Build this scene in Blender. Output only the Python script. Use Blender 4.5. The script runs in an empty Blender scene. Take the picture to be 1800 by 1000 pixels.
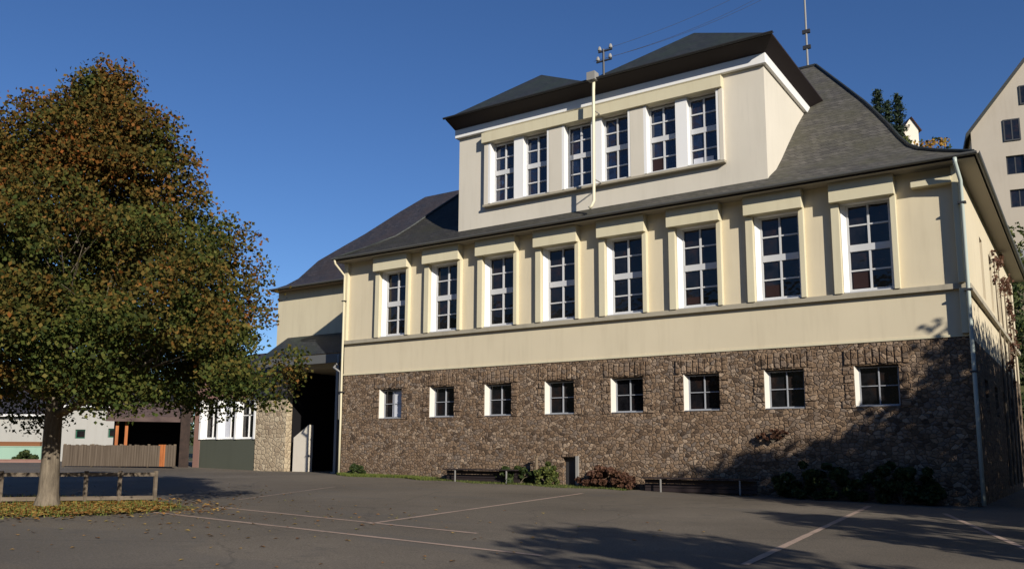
import bpy, math, random
import numpy as np
from mathutils import Vector, Matrix
random.seed(7); RNG = np.random.default_rng(11)
sc = bpy.context.scene
COL = sc.collection

# ------------------------------------------------------------------ camera
F_PX, YAW, PITCH, ROLL = 1520.96, -33.72, 8.43, 0.27
CAM = Vector((25.04, -26.02, 0.0))
cam = bpy.data.cameras.new('camera'); co = bpy.data.objects.new('camera', cam); COL.objects.link(co)
cam.sensor_width = 36; cam.lens = F_PX / 1800 * 36; cam.shift_y = 73.0 / 1800
cam.clip_end = 4000; cam.clip_start = 0.1
yw, pt, rl = map(math.radians, (YAW, PITCH, ROLL))
fw = Vector((math.sin(yw)*math.cos(pt), math.cos(yw)*math.cos(pt), math.sin(pt)))
rt = Vector((math.cos(yw), -math.sin(yw), 0)); up = rt.cross(fw)
r2 = rt*math.cos(rl)+up*math.sin(rl); u2 = -rt*math.sin(rl)+up*math.cos(rl)
m = Matrix((r2, u2, -fw)).transposed().to_4x4(); m.translation = CAM
co.matrix_world = m; sc.camera = co
def ray(px, py):
    return r2*((px-900)/F_PX) + u2*(-(py-573.0)/F_PX) + fw
def at(px, py, d): return CAM + ray(px, py)*d
def ony(px, py, Y): d = ray(px, py); return CAM + d*((Y-CAM.y)/d.y)

# ------------------------------------------------------------------ light
AZ, EL = 121.5, 23.0          # sun azimuth clockwise from +y, elevation
w = bpy.data.worlds.new('World'); sc.world = w; w.use_nodes = True
nt = w.node_tree; bg = nt.nodes['Background']
sky = nt.nodes.new('ShaderNodeTexSky'); sky.sky_type = 'NISHITA'; sky.sun_disc = False
sky.sun_elevation = math.radians(EL); sky.sun_rotation = math.radians(AZ)
sky.altitude = 1500; sky.air_density = 1.0; sky.dust_density = 0.0; sky.ozone_density = 4.0
hs = nt.nodes.new('ShaderNodeHueSaturation'); hs.inputs['Saturation'].default_value = 1.13; hs.inputs['Hue'].default_value = .508
nt.links.new(sky.outputs[0], hs.inputs['Color']); nt.links.new(hs.outputs[0], bg.inputs[0]); bg.inputs[1].default_value = 0.087
sun = bpy.data.lights.new('sun', 'SUN'); sun.energy = 5.0; sun.angle = math.radians(0.6); sun.color = (1.0, 0.935, 0.83)
so = bpy.data.objects.new('sun', sun); COL.objects.link(so)
sd = Vector((math.sin(math.radians(AZ))*math.cos(math.radians(EL)), math.cos(math.radians(AZ))*math.cos(math.radians(EL)), math.sin(math.radians(EL))))
so.rotation_euler = (-sd).to_track_quat('-Z', 'Y').to_euler(); so.location = (40, -30, 40)
sc.view_settings.view_transform = 'Standard'; sc.view_settings.look = 'None'
sc.view_settings.exposure = 0.25; sc.view_settings.gamma = 1

# ------------------------------------------------------------------ materials
def mat(name, base=(.5,.5,.5), rough=.8, spec=.3, build=None):
    m = bpy.data.materials.new(name); m.use_nodes = True
    b = m.node_tree.nodes['Principled BSDF']
    b.inputs['Base Color'].default_value = (*base, 1); b.inputs['Roughness'].default_value = rough
    b.inputs['Specular IOR Level'].default_value = spec
    if build: build(m.node_tree, b)
    return m
def N(t, k, **kw):
    n = t.nodes.new(k)
    for a, v in kw.items():
        if a.startswith('i_'): n.inputs[a[2:].replace('_', ' ')].default_value = v
        else: setattr(n, a, v)
    return n
def coords(t, scale=(1,1,1)):
    tc = N(t, 'ShaderNodeTexCoord'); mp = N(t, 'ShaderNodeMapping'); mp.inputs['Scale'].default_value = scale
    t.links.new(tc.outputs['Object'], mp.inputs[0]); return mp.outputs[0]
def ramp(t, fac, stops, interp='LINEAR'):
    r = N(t, 'ShaderNodeValToRGB'); r.color_ramp.interpolation = interp
    e = r.color_ramp.elements
    while len(e) < len(stops): e.new(.5)
    for el, (p, c) in zip(e, stops): el.position = p; el.color = (*c, 1)
    t.links.new(fac, r.inputs[0]); return r.outputs[0]
def noise(t, vec, scale, detail=4, rough=.55):
    n = N(t, 'ShaderNodeTexNoise'); n.inputs['Scale'].default_value = scale; n.inputs['Detail'].default_value = detail
    n.inputs['Roughness'].default_value = rough; t.links.new(vec, n.inputs['Vector']); return n.outputs[0]
def mixc(t, fac, a, b, mode='MIX'):
    x = N(t, 'ShaderNodeMix', data_type='RGBA', blend_type=mode)
    for s, v in ((0, fac), (6, a), (7, b)):
        if hasattr(v, 'type') and hasattr(v, 'node'): t.links.new(v, x.inputs[s])
        else: x.inputs[s].default_value = v if s == 0 else (*v, 1)
    return x.outputs[2]
def bump(t, b, h, strength=.3, dist=.02):
    n = N(t, 'ShaderNodeBump'); n.inputs['Strength'].default_value = strength; n.inputs['Distance'].default_value = dist
    t.links.new(h, n.inputs['Height']); t.links.new(n.outputs[0], b.inputs['Normal'])

def plaster(base, stain):
    def f(t, b):
        v = coords(t); a = noise(t, v, .6, 5); s = noise(t, coords(t, (2.2, 2.2, .25)), 1.6, 5)
        c = mixc(t, ramp(t, a, [(.3,(0,0,0)),(.75,(.5,.5,.5))]), base, tuple(x*.88 for x in base))
        c = mixc(t, ramp(t, s, [(.50,(0,0,0)),(.78,(.45,.45,.45))]), c, stain)
        g2 = noise(t, coords(t, (7, 7, .5)), 1.2, 4, .6); c = mixc(t, ramp(t, g2, [(.60,(0,0,0)),(.74,(.14,.14,.14))]), c, tuple(x*.75 for x in stain))
        c = mixc(t, ramp(t, noise(t, v, .33, 3), [(.4,(0,0,0)),(.62,(.22,.22,.22))]), c, tuple(min(1,x*1.12) for x in base))
        t.links.new(c, b.inputs['Base Color']); bump(t, b, noise(t, v, 60, 3), .25, .01)
    return f
M = {}
M['plaster'] = mat('cream_plaster', rough=.9, spec=.2, build=plaster((.61,.53,.375), (.45,.38,.26)))
M['plaster_dormer'] = mat('pale_plaster', rough=.9, spec=.2, build=plaster((.61,.56,.465), (.48,.44,.36)))
M['plaster_annex'] = mat('annex_plaster', rough=.9, spec=.2, build=plaster((.60,.53,.37), (.45,.38,.26)))
M['trim'] = mat('cream_trim', rough=.7, spec=.3, build=plaster((.61,.55,.38), (.48,.41,.27)))
M['white'] = mat('white_paint', (.78,.77,.74), .45, .4)
M['white_dull'] = mat('white_frame', (.52,.52,.52), .5, .4)
M['offwhite'] = mat('offwhite_reveal', (.60,.57,.50), .7, .3)
M['frame_grey'] = mat('grey_frame', (.30,.31,.33), .5, .4)
M['band'] = mat('string_course', rough=.85, build=plaster((.36,.32,.24), (.2,.18,.14)))
M['dark_wood'] = mat('dark_soffit', (.028,.020,.020), .6, .3)
M['soffit_paint'] = mat('grey_soffit', (.30,.27,.22), .7, .3)
M['brown_wood'] = mat('brown_wood', (.20,.085,.035), .7)
M['gutter'] = mat('grey_zinc', (.11,.11,.105), .5, .5)
M['zinc_light'] = mat('pale_zinc', (.42,.47,.42), .4, .5)
M['pipe_cream'] = mat('cream_pipe', (.66,.61,.44), .5, .4)
M['iron'] = mat('dark_iron', (.03,.03,.032), .5, .5)
M['pale_metal'] = mat('pale_metal', (.26,.25,.23), .6, .4)
def glassf(c, v=.5):
    def f(t, b):
        n = noise(t, coords(t, (1.3,1,1.3)), 1.4, 4, .7)
        t.links.new(ramp(t, n, [(.30, tuple(x*.3 for x in c)), (.50, c), (.62, (.020,.012,.010)), (.74, (c[0]*3,c[1]*3,c[2]*2.6))]), b.inputs['Base Color'])
        bump(t, b, noise(t, coords(t), 2.4, 2), .25, .03)
    return f
M['glass'] = mat('dark_glass', rough=.06, spec=.5, build=glassf((.010,.010,.012)))
M['glass_sky'] = mat('sky_tinted_glass', rough=.05, spec=.8, build=glassf((.012,.020,.045)))  # blue in the base colour stands in for reflected sky
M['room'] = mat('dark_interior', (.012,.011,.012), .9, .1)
M['curtain'] = mat('white_curtain', (.50,.51,.55), .9, .1)

def stonef(scale, cols, joint):
    def f(t, b):
        tc = N(t, 'ShaderNodeTexCoord'); sp = N(t, 'ShaderNodeSeparateXYZ'); t.links.new(tc.outputs['Object'], sp.inputs[0])
        ad = N(t, 'ShaderNodeMath', operation='ADD'); t.links.new(sp.outputs[0], ad.inputs[0]); t.links.new(sp.outputs[1], ad.inputs[1])
        cb = N(t, 'ShaderNodeCombineXYZ'); t.links.new(ad.outputs[0], cb.inputs[0]); t.links.new(sp.outputs[2], cb.inputs[1])
        vm = N(t, 'ShaderNodeMapping'); vm.inputs['Scale'].default_value = (1.0, 1.35, 1); t.links.new(cb.outputs[0], vm.inputs[0])
        nz = N(t, 'ShaderNodeTexNoise'); nz.inputs['Scale'].default_value = 5; t.links.new(vm.outputs[0], nz.inputs['Vector'])
        wv = mixc(t, .16, vm.outputs[0], nz.outputs[1], 'ADD')
        v1 = N(t, 'ShaderNodeTexVoronoi', voronoi_dimensions='2D'); v1.inputs['Scale'].default_value = scale; v1.inputs['Randomness'].default_value = .9
        t.links.new(wv, v1.inputs['Vector'])
        v2 = N(t, 'ShaderNodeTexVoronoi', voronoi_dimensions='2D', feature='DISTANCE_TO_EDGE'); v2.inputs['Scale'].default_value = scale; v2.inputs['Randomness'].default_value = .9
        t.links.new(wv, v2.inputs['Vector'])
        sr = N(t, 'ShaderNodeSeparateColor'); t.links.new(v1.outputs['Color'], sr.inputs[0])
        c = ramp(t, sr.outputs[0], cols)
        c = mixc(t, .55, c, ramp(t, noise(t, vm.outputs[0], 14, 5, .7), [(.3,(.25,.25,.25)),(.7,(1,1,1))]), 'MULTIPLY')
        c = mixc(t, ramp(t, noise(t, vm.outputs[0], .45, 3), [(.4,(0,0,0)),(.7,(.6,.6,.6))]), c, tuple(x*.9 for x in cols[1][1]))
        j = ramp(t, v2.outputs[0], [(.01,(.8,.8,.8)),(.11,(0,0,0))])
        t.links.new(mixc(t, j, c, joint), b.inputs['Base Color'])
        hm = ramp(t, v2.outputs[0], [(0,(0,0,0)),(.16,(1,1,1))])
        bump(t, b, mixc(t, .45, hm, noise(t, vm.outputs[0], 18, 4)), .8, .06)
    return f
SC = [(0,(.08,.055,.038)),(.25,(.22,.145,.090)),(.5,(.32,.22,.14)),(.75,(.19,.15,.12)),(1,(.46,.34,.235))]
M['stone'] = mat('basalt_rubble', rough=.9, spec=.2, build=stonef(6.8, SC, (.092,.068,.050)))
M['stone_lintel'] = mat('lintel_stone', rough=.9, spec=.2, build=stonef(5.0, SC, (.12,.085,.06)))
M['stone_pale'] = mat('pale_rubble', rough=.9, spec=.2, build=stonef(3.6, [(0,(.32,.24,.16)),(.3,(.5,.40,.27)),(.55,(.58,.48,.33)),(.8,(.46,.36,.24)),(1,(.64,.54,.38))], (.34,.27,.19)))

def slatef(c1, c2, moss, xdark=False):
    def f(t, b):
        tc = N(t, 'ShaderNodeTexCoord'); sp = N(t, 'ShaderNodeSeparateXYZ'); t.links.new(tc.outputs['Object'], sp.inputs[0])
        ad = N(t, 'ShaderNodeMath', operation='ADD'); t.links.new(sp.outputs[0], ad.inputs[0]); t.links.new(sp.outputs[1], ad.inputs[1])
        cb = N(t, 'ShaderNodeCombineXYZ'); t.links.new(ad.outputs[0], cb.inputs[0]); t.links.new(sp.outputs[2], cb.inputs[1])
        br = N(t, 'ShaderNodeTexBrick'); br.inputs['Scale'].default_value = 1; br.inputs['Brick Width'].default_value = .26; br.inputs['Row Height'].default_value = .17
        br.inputs['Mortar Size'].default_value = .008; br.inputs['Mortar Smooth'].default_value = .1
        br.inputs['Color1'].default_value = (*c1, 1); br.inputs['Color2'].default_value = (*c2, 1); br.inputs['Mortar'].default_value = (.015,.015,.015,1)
        t.links.new(cb.outputs[0], br.inputs['Vector'])
        v = coords(t)
        c = mixc(t, ramp(t, noise(t, v, .9, 6, .65), [(.42,(0,0,0)),(.66,(.9,.9,.9))]), br.outputs[0], moss)
        c = mixc(t, .7, c, ramp(t, noise(t, coords(t, (3,3,5)), 2.2, 4, .7), [(.3,(.45,.45,.45)),(.7,(1.2,1.2,1.2))]), 'MULTIPLY')
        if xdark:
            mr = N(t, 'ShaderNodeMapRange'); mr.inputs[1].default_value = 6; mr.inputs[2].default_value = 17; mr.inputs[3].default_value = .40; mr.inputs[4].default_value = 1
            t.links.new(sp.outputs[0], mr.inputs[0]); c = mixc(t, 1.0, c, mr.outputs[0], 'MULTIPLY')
        t.links.new(c, b.inputs['Base Color']); bump(t, b, br.outputs[1], .4, -.02)
    return f
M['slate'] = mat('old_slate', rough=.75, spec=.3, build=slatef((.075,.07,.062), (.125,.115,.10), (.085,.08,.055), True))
M['slate_dark'] = mat('dark_slate', rough=.6, spec=.4, build=slatef((.022,.026,.028), (.035,.038,.040), (.03,.04,.03)))
M['slate_annex'] = mat('annex_slate', rough=.65, spec=.4, build=slatef((.030,.030,.038), (.05,.045,.052), (.045,.035,.035)))

def asphaltf(t, b):
    v = coords(t); c = ramp(t, noise(t, v, .14, 5, .6), [(.35,(.108,.091,.070)),(.65,(.178,.151,.117))])
    c = mixc(t, .75, c, ramp(t, noise(t, v, 38, 3, .8), [(.35,(.40,.40,.40)),(.65,(1.25,1.22,1.2))]), 'MULTIPLY')
    c = mixc(t, ramp(t, noise(t, coords(t, (1,1,1)), 1.1, 6, .7), [(.56,(0,0,0)),(.66,(.45,.45,.45))]), c, (.085,.076,.066))
    pz = noise(t, coords(t, (.35,.9,1)), .5, 2, .4); c = mixc(t, ramp(t, pz, [(.58,(0,0,0)),(.60,(.30,.30,.30))]), c, (.10,.092,.082))
    # cracks
    vo = N(t, 'ShaderNodeTexVoronoi', feature='DISTANCE_TO_EDGE'); vo.inputs['Scale'].default_value = .22
    t.links.new(mixc(t, .5, v, mixc(t, 1.0, (0,0,0), noise(t, v, 1.2, 4)), 'ADD'), vo.inputs['Vector'])
    c = mixc(t, ramp(t, vo.outputs[0], [(.002,(.35,.35,.35)),(.007,(0,0,0))]), c, (.04,.035,.03))
    t.links.new(c, b.inputs['Base Color']); bump(t, b, noise(t, v, 45, 3, .7), .5, .01)
M['asphalt'] = mat('asphalt', rough=.92, spec=.2, build=asphaltf)
def paintf(t, b):
    v = coords(t); t.links.new(mixc(t, ramp(t, noise(t, v, 2.5, 6, .75), [(.50,(0,0,0)),(.72,(1,1,1))]), (.36,.26,.20), (.17,.14,.11)), b.inputs['Base Color'])
M['line'] = mat('worn_line_paint', rough=.9, build=paintf)
def soilf(t, b):
    v = coords(t); t.links.new(ramp(t, noise(t, v, 3.0, 6, .7), [(.3,(.06,.045,.02)),(.5,(.10,.10,.03)),(.7,(.20,.13,.05))]), b.inputs['Base Color'])
M['soil'] = mat('soil_and_moss', rough=1, build=soilf)
def hillf(t, b):
    v = coords(t); t.links.new(ramp(t, noise(t, v, .6, 6, .7), [(.3,(.03,.045,.015)),(.7,(.09,.085,.03))]), b.inputs['Base Color'])
M['hill'] = mat('meadow', rough=1, build=hillf)
def woodf(c1, c2, sc_=(7,7,.8)):
    def f(t, b):
        t.links.new(ramp(t, noise(t, coords(t, sc_), 1.5, 5, .6), [(.3,c1),(.7,c2)]), b.inputs['Base Color'])
    return f
M['weathered'] = mat('weathered_wood', rough=.85, build=woodf((.13,.095,.06), (.24,.18,.12)))
M['rail_wood'] = mat('rail_wood', rough=.85, build=woodf((.09,.07,.05), (.17,.135,.10), (1,1,6)))
M['boards'] = mat('fence_boards', rough=.85, build=woodf((.065,.047,.032), (.13,.10,.072), (9,9,.3)))
M['orange_wood'] = mat('orange_wood', rough=.7, build=woodf((.25,.075,.02), (.42,.14,.04)))
M['pillar_brown'] = mat('pillar_brown', rough=.9, build=woodf((.022,.015,.012), (.05,.032,.025), (2,2,2)))
M['hut_roof'] = mat('hut_roofing', rough=.9, build=woodf((.055,.036,.034), (.11,.075,.065), (1,3,3)))
M['grey_clad'] = mat('pale_cladding', rough=.8, build=plaster((.37,.36,.33), (.30,.28,.25)))
M['mint'] = mat('mint_paint', rough=.6, build=plaster((.27,.40,.31), (.22,.32,.25)))
M['dark_green'] = mat('dark_green_paint', (.02,.10,.06), .6)
M['panel_green'] = mat('grey_green_panel', rough=.7, build=plaster((.075,.080,.060), (.05,.055,.04)))
M['terracotta'] = mat('terracotta', rough=.85, build=plaster((.26,.15,.12), (.19,.10,.08)))
M['far_wall'] = mat('far_render', rough=.9, build=plaster((.42,.37,.30), (.34,.29,.23)))
M['far_base'] = mat('far_base', rough=.9, build=plaster((.25,.25,.25), (.2,.2,.2)))
M['lily'] = mat('cream_render', rough=.9, build=plaster((.66,.60,.50), (.6,.5,.4)))
def barkf(t, b):
    v = coords(t, (9,9,1.6)); n = noise(t, v, 1.5, 6, .7)
    t.links.new(ramp(t, n, [(.3,(.07,.055,.04)),(.7,(.22,.18,.13))]), b.inputs['Base Color']); bump(t, b, n, .8, .03)
M['bark'] = mat('bark', rough=.95, build=barkf)
def leaff(stops, hi=None, hmap=None, nscale=.55, trans=.15):
    """stops: random-per-leaf colour ramp; hi: second ramp mixed in by a patchy noise (and by height)"""
    def f(t, b):
        g = N(t, 'ShaderNodeNewGeometry'); c = ramp(t, g.outputs['Random Per Island'], stops)
        if hi:
            c2 = ramp(t, g.outputs['Random Per Island'], hi)
            v = coords(t); n = noise(t, v, nscale, 3, .6)
            if hmap:
                tc = N(t, 'ShaderNodeTexCoord'); sp = N(t, 'ShaderNodeSeparateXYZ'); t.links.new(tc.outputs['Object'], sp.inputs[0])
                mr = N(t, 'ShaderNodeMapRange'); mr.inputs[1].default_value = hmap[0]; mr.inputs[2].default_value = hmap[1]; mr.inputs[3].default_value = -.18; mr.inputs[4].default_value = .17
                t.links.new(sp.outputs[2], mr.inputs[0]); ad = N(t, 'ShaderNodeMath', operation='ADD')
                t.links.new(n, ad.inputs[0]); t.links.new(mr.outputs[0], ad.inputs[1]); n = ad.outputs[0]
            c = mixc(t, ramp(t, n, [(.41,(0,0,0)),(.64,(1,1,1))]), c, c2)
        t.links.new(c, b.inputs['Base Color'])
        tr = N(t, 'ShaderNodeBsdfTranslucent'); t.links.new(c, tr.inputs[0]); mx = N(t, 'ShaderNodeMixShader'); mx.inputs[0].default_value = trans
        t.links.new(b.outputs[0], mx.inputs[1]); t.links.new(tr.outputs[0], mx.inputs[2])
        t.links.new(mx.outputs[0], t.nodes['Material Output'].inputs[0])
    return f
M['maple'] = mat('maple_leaves', rough=.75, spec=.15, build=leaff(
    [(0,(.020,.034,.009)),(.4,(.046,.066,.013)),(.8,(.082,.092,.018)),(1,(.13,.12,.03))],
    [(0,(.05,.042,.010)),(.4,(.095,.066,.014)),(.75,(.155,.078,.017)),(1,(.23,.075,.016))], (-.5, 10.5), .8, .22))
M['conifer'] = mat('conifer_needles', rough=.7, build=leaff([(0,(.012,.025,.014)),(.6,(.025,.045,.022)),(1,(.05,.07,.03))]))
M['shrub'] = mat('shrub_leaves', rough=.7, build=leaff([(0,(.015,.03,.008)),(.6,(.035,.055,.012)),(1,(.07,.085,.02))]))
M['moss_leaf'] = mat('green_leaves', rough=.7, build=leaff([(0,(.04,.06,.015)),(.6,(.08,.10,.02)),(1,(.14,.14,.035))]))
M['red_leaf'] = mat('russet_leaves', rough=.7, build=leaff([(0,(.06,.026,.015)),(.6,(.11,.050,.030)),(1,(.15,.08,.045))]))
M['orange_leaf'] = mat('autumn_leaves', rough=.7, build=leaff([(0,(.16,.09,.015)),(.5,(.30,.14,.02)),(1,(.25,.20,.03))]))
M['litter'] = mat('fallen_leaves', rough=.8, build=leaff([(0,(.16,.07,.02)),(.4,(.36,.17,.04)),(.7,(.42,.27,.07)),(1,(.20,.20,.05))], trans=.05))
M['grass'] = mat('grass_blades', rough=.7, build=leaff([(0,(.05,.075,.015)),(.6,(.10,.13,.02)),(1,(.17,.17,.04))]))

# ------------------------------------------------------------------ helpers
class MB:
    def __init__(s): s.v = []; s.f = []; s.smooth = False
    def quad(s, *p):
        n = len(s.v); s.v += [tuple(q) for q in p]; s.f.append(tuple(range(n, n+len(p)))); return s
    def box(s, x0, x1, y0, y1, z0, z1):
        n = len(s.v); s.v += [(x, y, z) for z in (z0, z1) for x, y in ((x0,y0),(x1,y0),(x1,y1),(x0,y1))]
        s.f += [tuple(n+i for i in q) for q in ((3,2,1,0),(4,5,6,7),(0,1,5,4),(1,2,6,5),(2,3,7,6),(3,0,4,7))]; return s
    def bar(s, a, b, w, d=None):
        a = Vector(a); b = Vector(b); d = d or w; z = (b-a).normalized()
        x = z.cross(Vector((0,0,1))) if abs(z.z) < .95 else Vector((1,0,0)); x.normalize(); y = z.cross(x)
        n = len(s.v)
        for p in (a, b):
            for i, j in ((-1,-1),(1,-1),(1,1),(-1,1)): s.v.append(tuple(p + x*i*w/2 + y*j*d/2))
        s.f += [tuple(n+i for i in q) for q in ((3,2,1,0),(4,5,6,7),(0,1,5,4),(1,2,6,5),(2,3,7,6),(3,0,4,7))]; return s
    def tube(s, pts, rs, seg=10):
        pts = [Vector(p) for p in pts]
        if not hasattr(rs, '__len__'): rs = [rs]*len(pts)
        n0 = len(s.v)
        for i, p in enumerate(pts):
            t = (pts[min(i+1, len(pts)-1)] - pts[max(i-1, 0)]).normalized()
            x = t.cross(Vector((.3,.9,.1))).normalized(); y = t.cross(x)
            for k in range(seg):
                a = 2*math.pi*k/seg; s.v.append(tuple(p + (x*math.cos(a)+y*math.sin(a))*rs[i]))
        for i in range(len(pts)-1):
            for k in range(seg):
                a = n0+i*seg+k; b = n0+i*seg+(k+1) % seg; s.f.append((a, b, b+seg, a+seg))
        s.f.append(tuple(n0+k for k in reversed(range(seg)))); s.f.append(tuple(n0+(len(pts)-1)*seg+k for k in range(seg)))
        return s
    def build(s, name, material, parent=None, bevel=0, smooth=False):
        me = bpy.data.meshes.new(name); me.from_pydata(s.v, [], s.f); me.update()
        me.materials.append(material)
        o = bpy.data.objects.new(name, me); COL.objects.link(o)
        if parent is not None: o.parent = parent
        if smooth:
            for p in me.polygons: p.use_smooth = True
        if bevel:
            b = o.modifiers.new('bevel', 'BEVEL'); b.width = bevel; b.segments = 2; b.limit_method = 'ANGLE'
        return o
def tag(o, label=None, cat=None, group=None, kind=None):
    for k, v in (('label', label), ('category', cat), ('group', group), ('kind', kind)):
        if v: o[k] = v
    return o
def empty(name, loc, label, cat, group=None, rz=0):
    o = bpy.data.objects.new(name, None); COL.objects.link(o); o.location = loc; o.rotation_euler = (0, 0, rz)
    o.empty_display_size = .3
    return tag(o, label, cat, group)
def copy_tree(o, parent=None):
    c = o.copy(); COL.objects.link(c); c.parent = parent
    for ch in [x for x in bpy.data.objects if x.parent == o]: copy_tree(ch, c)
    return c

def leaf_mesh(name, P, size, material, parent=None, flat=0.0, aspect=.8, seed=1):
    """one mesh of many leaf-sized quads at points P (n,3)"""
    r = np.random.default_rng(seed); n = len(P)
    nrm = r.normal(size=(n,3)); nrm[:,2] = np.abs(nrm[:,2])+flat*3; nrm /= np.linalg.norm(nrm, axis=1)[:,None]
    t = r.normal(size=(n,3)); t -= (t*nrm).sum(1)[:,None]*nrm; t /= np.linalg.norm(t, axis=1)[:,None]
    b = np.cross(nrm, t); s = (size*r.uniform(.6,1.35,size=n))[:,None]
    bend = nrm*s*.25
    V = np.stack([P-t*s, P-b*s*aspect+bend, P+t*s, P+b*s*aspect+bend], 1).reshape(-1,3)
    me = bpy.data.meshes.new(name); me.vertices.add(4*n); me.vertices.foreach_set('co', V.astype(np.float32).ravel())
    me.loops.add(4*n); me.loops.foreach_set('vertex_index', np.arange(4*n, dtype=np.int32))
    me.polygons.add(n); me.polygons.foreach_set('loop_start', np.arange(0, 4*n, 4, dtype=np.int32)); me.polygons.foreach_set('loop_total', np.full(n, 4, dtype=np.int32))
    me.update(); me.validate(); me.materials.append(material)
    o = bpy.data.objects.new(name, me); COL.objects.link(o)
    if parent is not None: o.parent = parent
    return o
def clumps(C, R, per, seed=2, squash=.75, lean=.85):
    """points in a soft shell around every clump centre"""
    r = np.random.default_rng(seed); out = []
    for c, rad in zip(C, R):
        n = int(per*(rad**2)); d = r.normal(size=(n,3)); d /= np.linalg.norm(d, axis=1)[:,None]
        q = d*(rad*np.power(r.uniform(.05,1,size=n), .4)*r.uniform(.75,1.12,size=n))[:,None]; q[:,2] *= squash
        out.append(np.asarray(c)+q)
    return np.concatenate(out)

# ------------------------------------------------------------------ ground
def sst(x, a, b):
    t = min(1, max(0, (x-a)/(b-a))); return t*t*(3-2*t)
def gz(x, y):
    z = -.85 - .02*max(x, 0)*(1-sst(x, 30, 45)) + .01*max(min(y, 0), -40)*1.0
    z += .02*max(-x-9, 0) if x > -22 else .26
    z += 14.2*sst(y, 20, 46)*sst(x, -12, 12)
    z += 3.0*sst(y, 30, 90)
    z += 9*sst(math.hypot(x, y), 160, 420)
    z += 44*sst(max(-y, x)+.25*math.sin(x*.03)*20, 75, 210)  # unseen hills behind and right of the camera, added to block low sky glow
    return z
def sheet(name, xs, ys, mtl, dz=0.0):
    v = [(x, y, gz(x, y)+dz) for y in ys for x in xs]; nx = len(xs)
    f = [(j*nx+i, j*nx+i+1, (j+1)*nx+i+1, (j+1)*nx+i) for j in range(len(ys)-1) for i in range(nx-1)]
    b = MB(); b.v = v; b.f = f; return b.build(name, mtl, smooth=True)
xs = [-900,-500,-300,-200,-140,-100,-80,-60,-50,-40,-34,-28,-22.01,-22,-18,-14,-9]+list(range(-6,49,3))+[52,58,66,80,110,160,240,400,900]
ys = [-900,-400,-200,-120,-80,-60,-40,-30,-20,-10,0,6,12]+list(range(18,52,2))+[55,60,70,80,95,120,160,220,320,500,900]
tag(sheet('ground', xs, ys, M['hill'], -.03), kind='structure')
yx = [-34,-28,-22.01,-22,-18,-14,-9]+list(range(-6,43,3)); yy = [-58,-50,-40,-30,-20,-10,0,6,12,18]
tag(sheet('schoolyard', yx, yy, M['asphalt']), kind='structure')
hx = list(range(-12,61,3))+[70,90,130,200,400]; hy = list(range(20,52,2))+[55,60,70,80,95,120,160,220,400]
tag(sheet('hill', hx, hy, M['hill'], .03), kind='structure')

# faded court lines on the yard (thin painted strips, 4 mm up)
def line(p, q, wd, label, seed):
    r = random.Random(seed); p = Vector((p[0], p[1])); q = Vector((q[0], q[1])); d = (q-p); L = d.length; d.normalize(); n = Vector((-d.y, d.x))
    b = MB(); k = max(2, int(L/.5)); pts = []
    for i in range(k+1):
        c = p + d*L*i/k; ww = wd*(.5+.08*r.uniform(-1,1))
        pts.append((c+n*ww, c-n*ww))
    for i in range(k):
        a, b_ = pts[i], pts[i+1]
        b.quad(*[(u.x, u.y, gz(u.x, u.y)+.006) for u in (a[1], b_[1], b_[0], a[0])])
    tag(b.build('court_line', M['line']), label, 'court line', 'faded court lines on the yard')
line((8.6,-15.2),(18.6,-15.6),.11,'long nearer court line running from the tree bed towards the foreground','a')
line((9.0,-13.55),(16.3,-13.95),.10,'farther parallel court line crossing the left of the yard','b')
line((13.87,-13.96),(12.34,-3.2),.11,'court line running from the paired lines towards the school wall','c')
line((21.1,-14.6),(20.1,-2.0),.115,'clear court line in the right foreground running to the school wall','d')
line((22.0,-3.2),(24.1,-10.2),.11,'court line at the right edge lying in tree shade','e')
line((7.6,-11.86),(5.28,-6.27),.05,'very faint court line in the left middle of the yard','f')

# ------------------------------------------------------------------ wall with openings
def wall_front(b, x0, x1, z0, z1, holes, y=0.0, depth=.35, side=False, X=0.0):
    """front skin with rectangular openings and their returns; side=True builds it in the y-z plane at X"""
    xs = sorted({x0, x1, *[h[0] for h in holes], *[h[1] for h in holes]}); zs = sorted({z0, z1, *[h[2] for h in holes], *[h[3] for h in holes]})
    P = (lambda u, dd, z: (u, y+dd, z)) if not side else (lambda u, dd, z: (X-dd, u, z))
    for i in range(len(xs)-1):
        for j in range(len(zs)-1):
            cx, cz = (xs[i]+xs[i+1])/2, (zs[j]+zs[j+1])/2
            if any(h[0] < cx < h[1] and h[2] < cz < h[3] for h in holes): continue
            b.quad(P(xs[i],0,zs[j]), P(xs[i+1],0,zs[j]), P(xs[i+1],0,zs[j+1]), P(xs[i],0,zs[j+1]))
    for a, c, d, e in holes:
        b.quad(P(a,0,d), P(a,0,e), P(a,depth,e), P(a,depth,d)); b.quad(P(c,0,d), P(c,depth,d), P(c,depth,e), P(c,0,e))
        b.quad(P(a,0,d), P(a,depth,d), P(c,depth,d), P(c,0,d)); b.quad(P(a,0,e), P(c,0,e), P(c,depth,e), P(a,depth,e))
    return b

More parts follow.
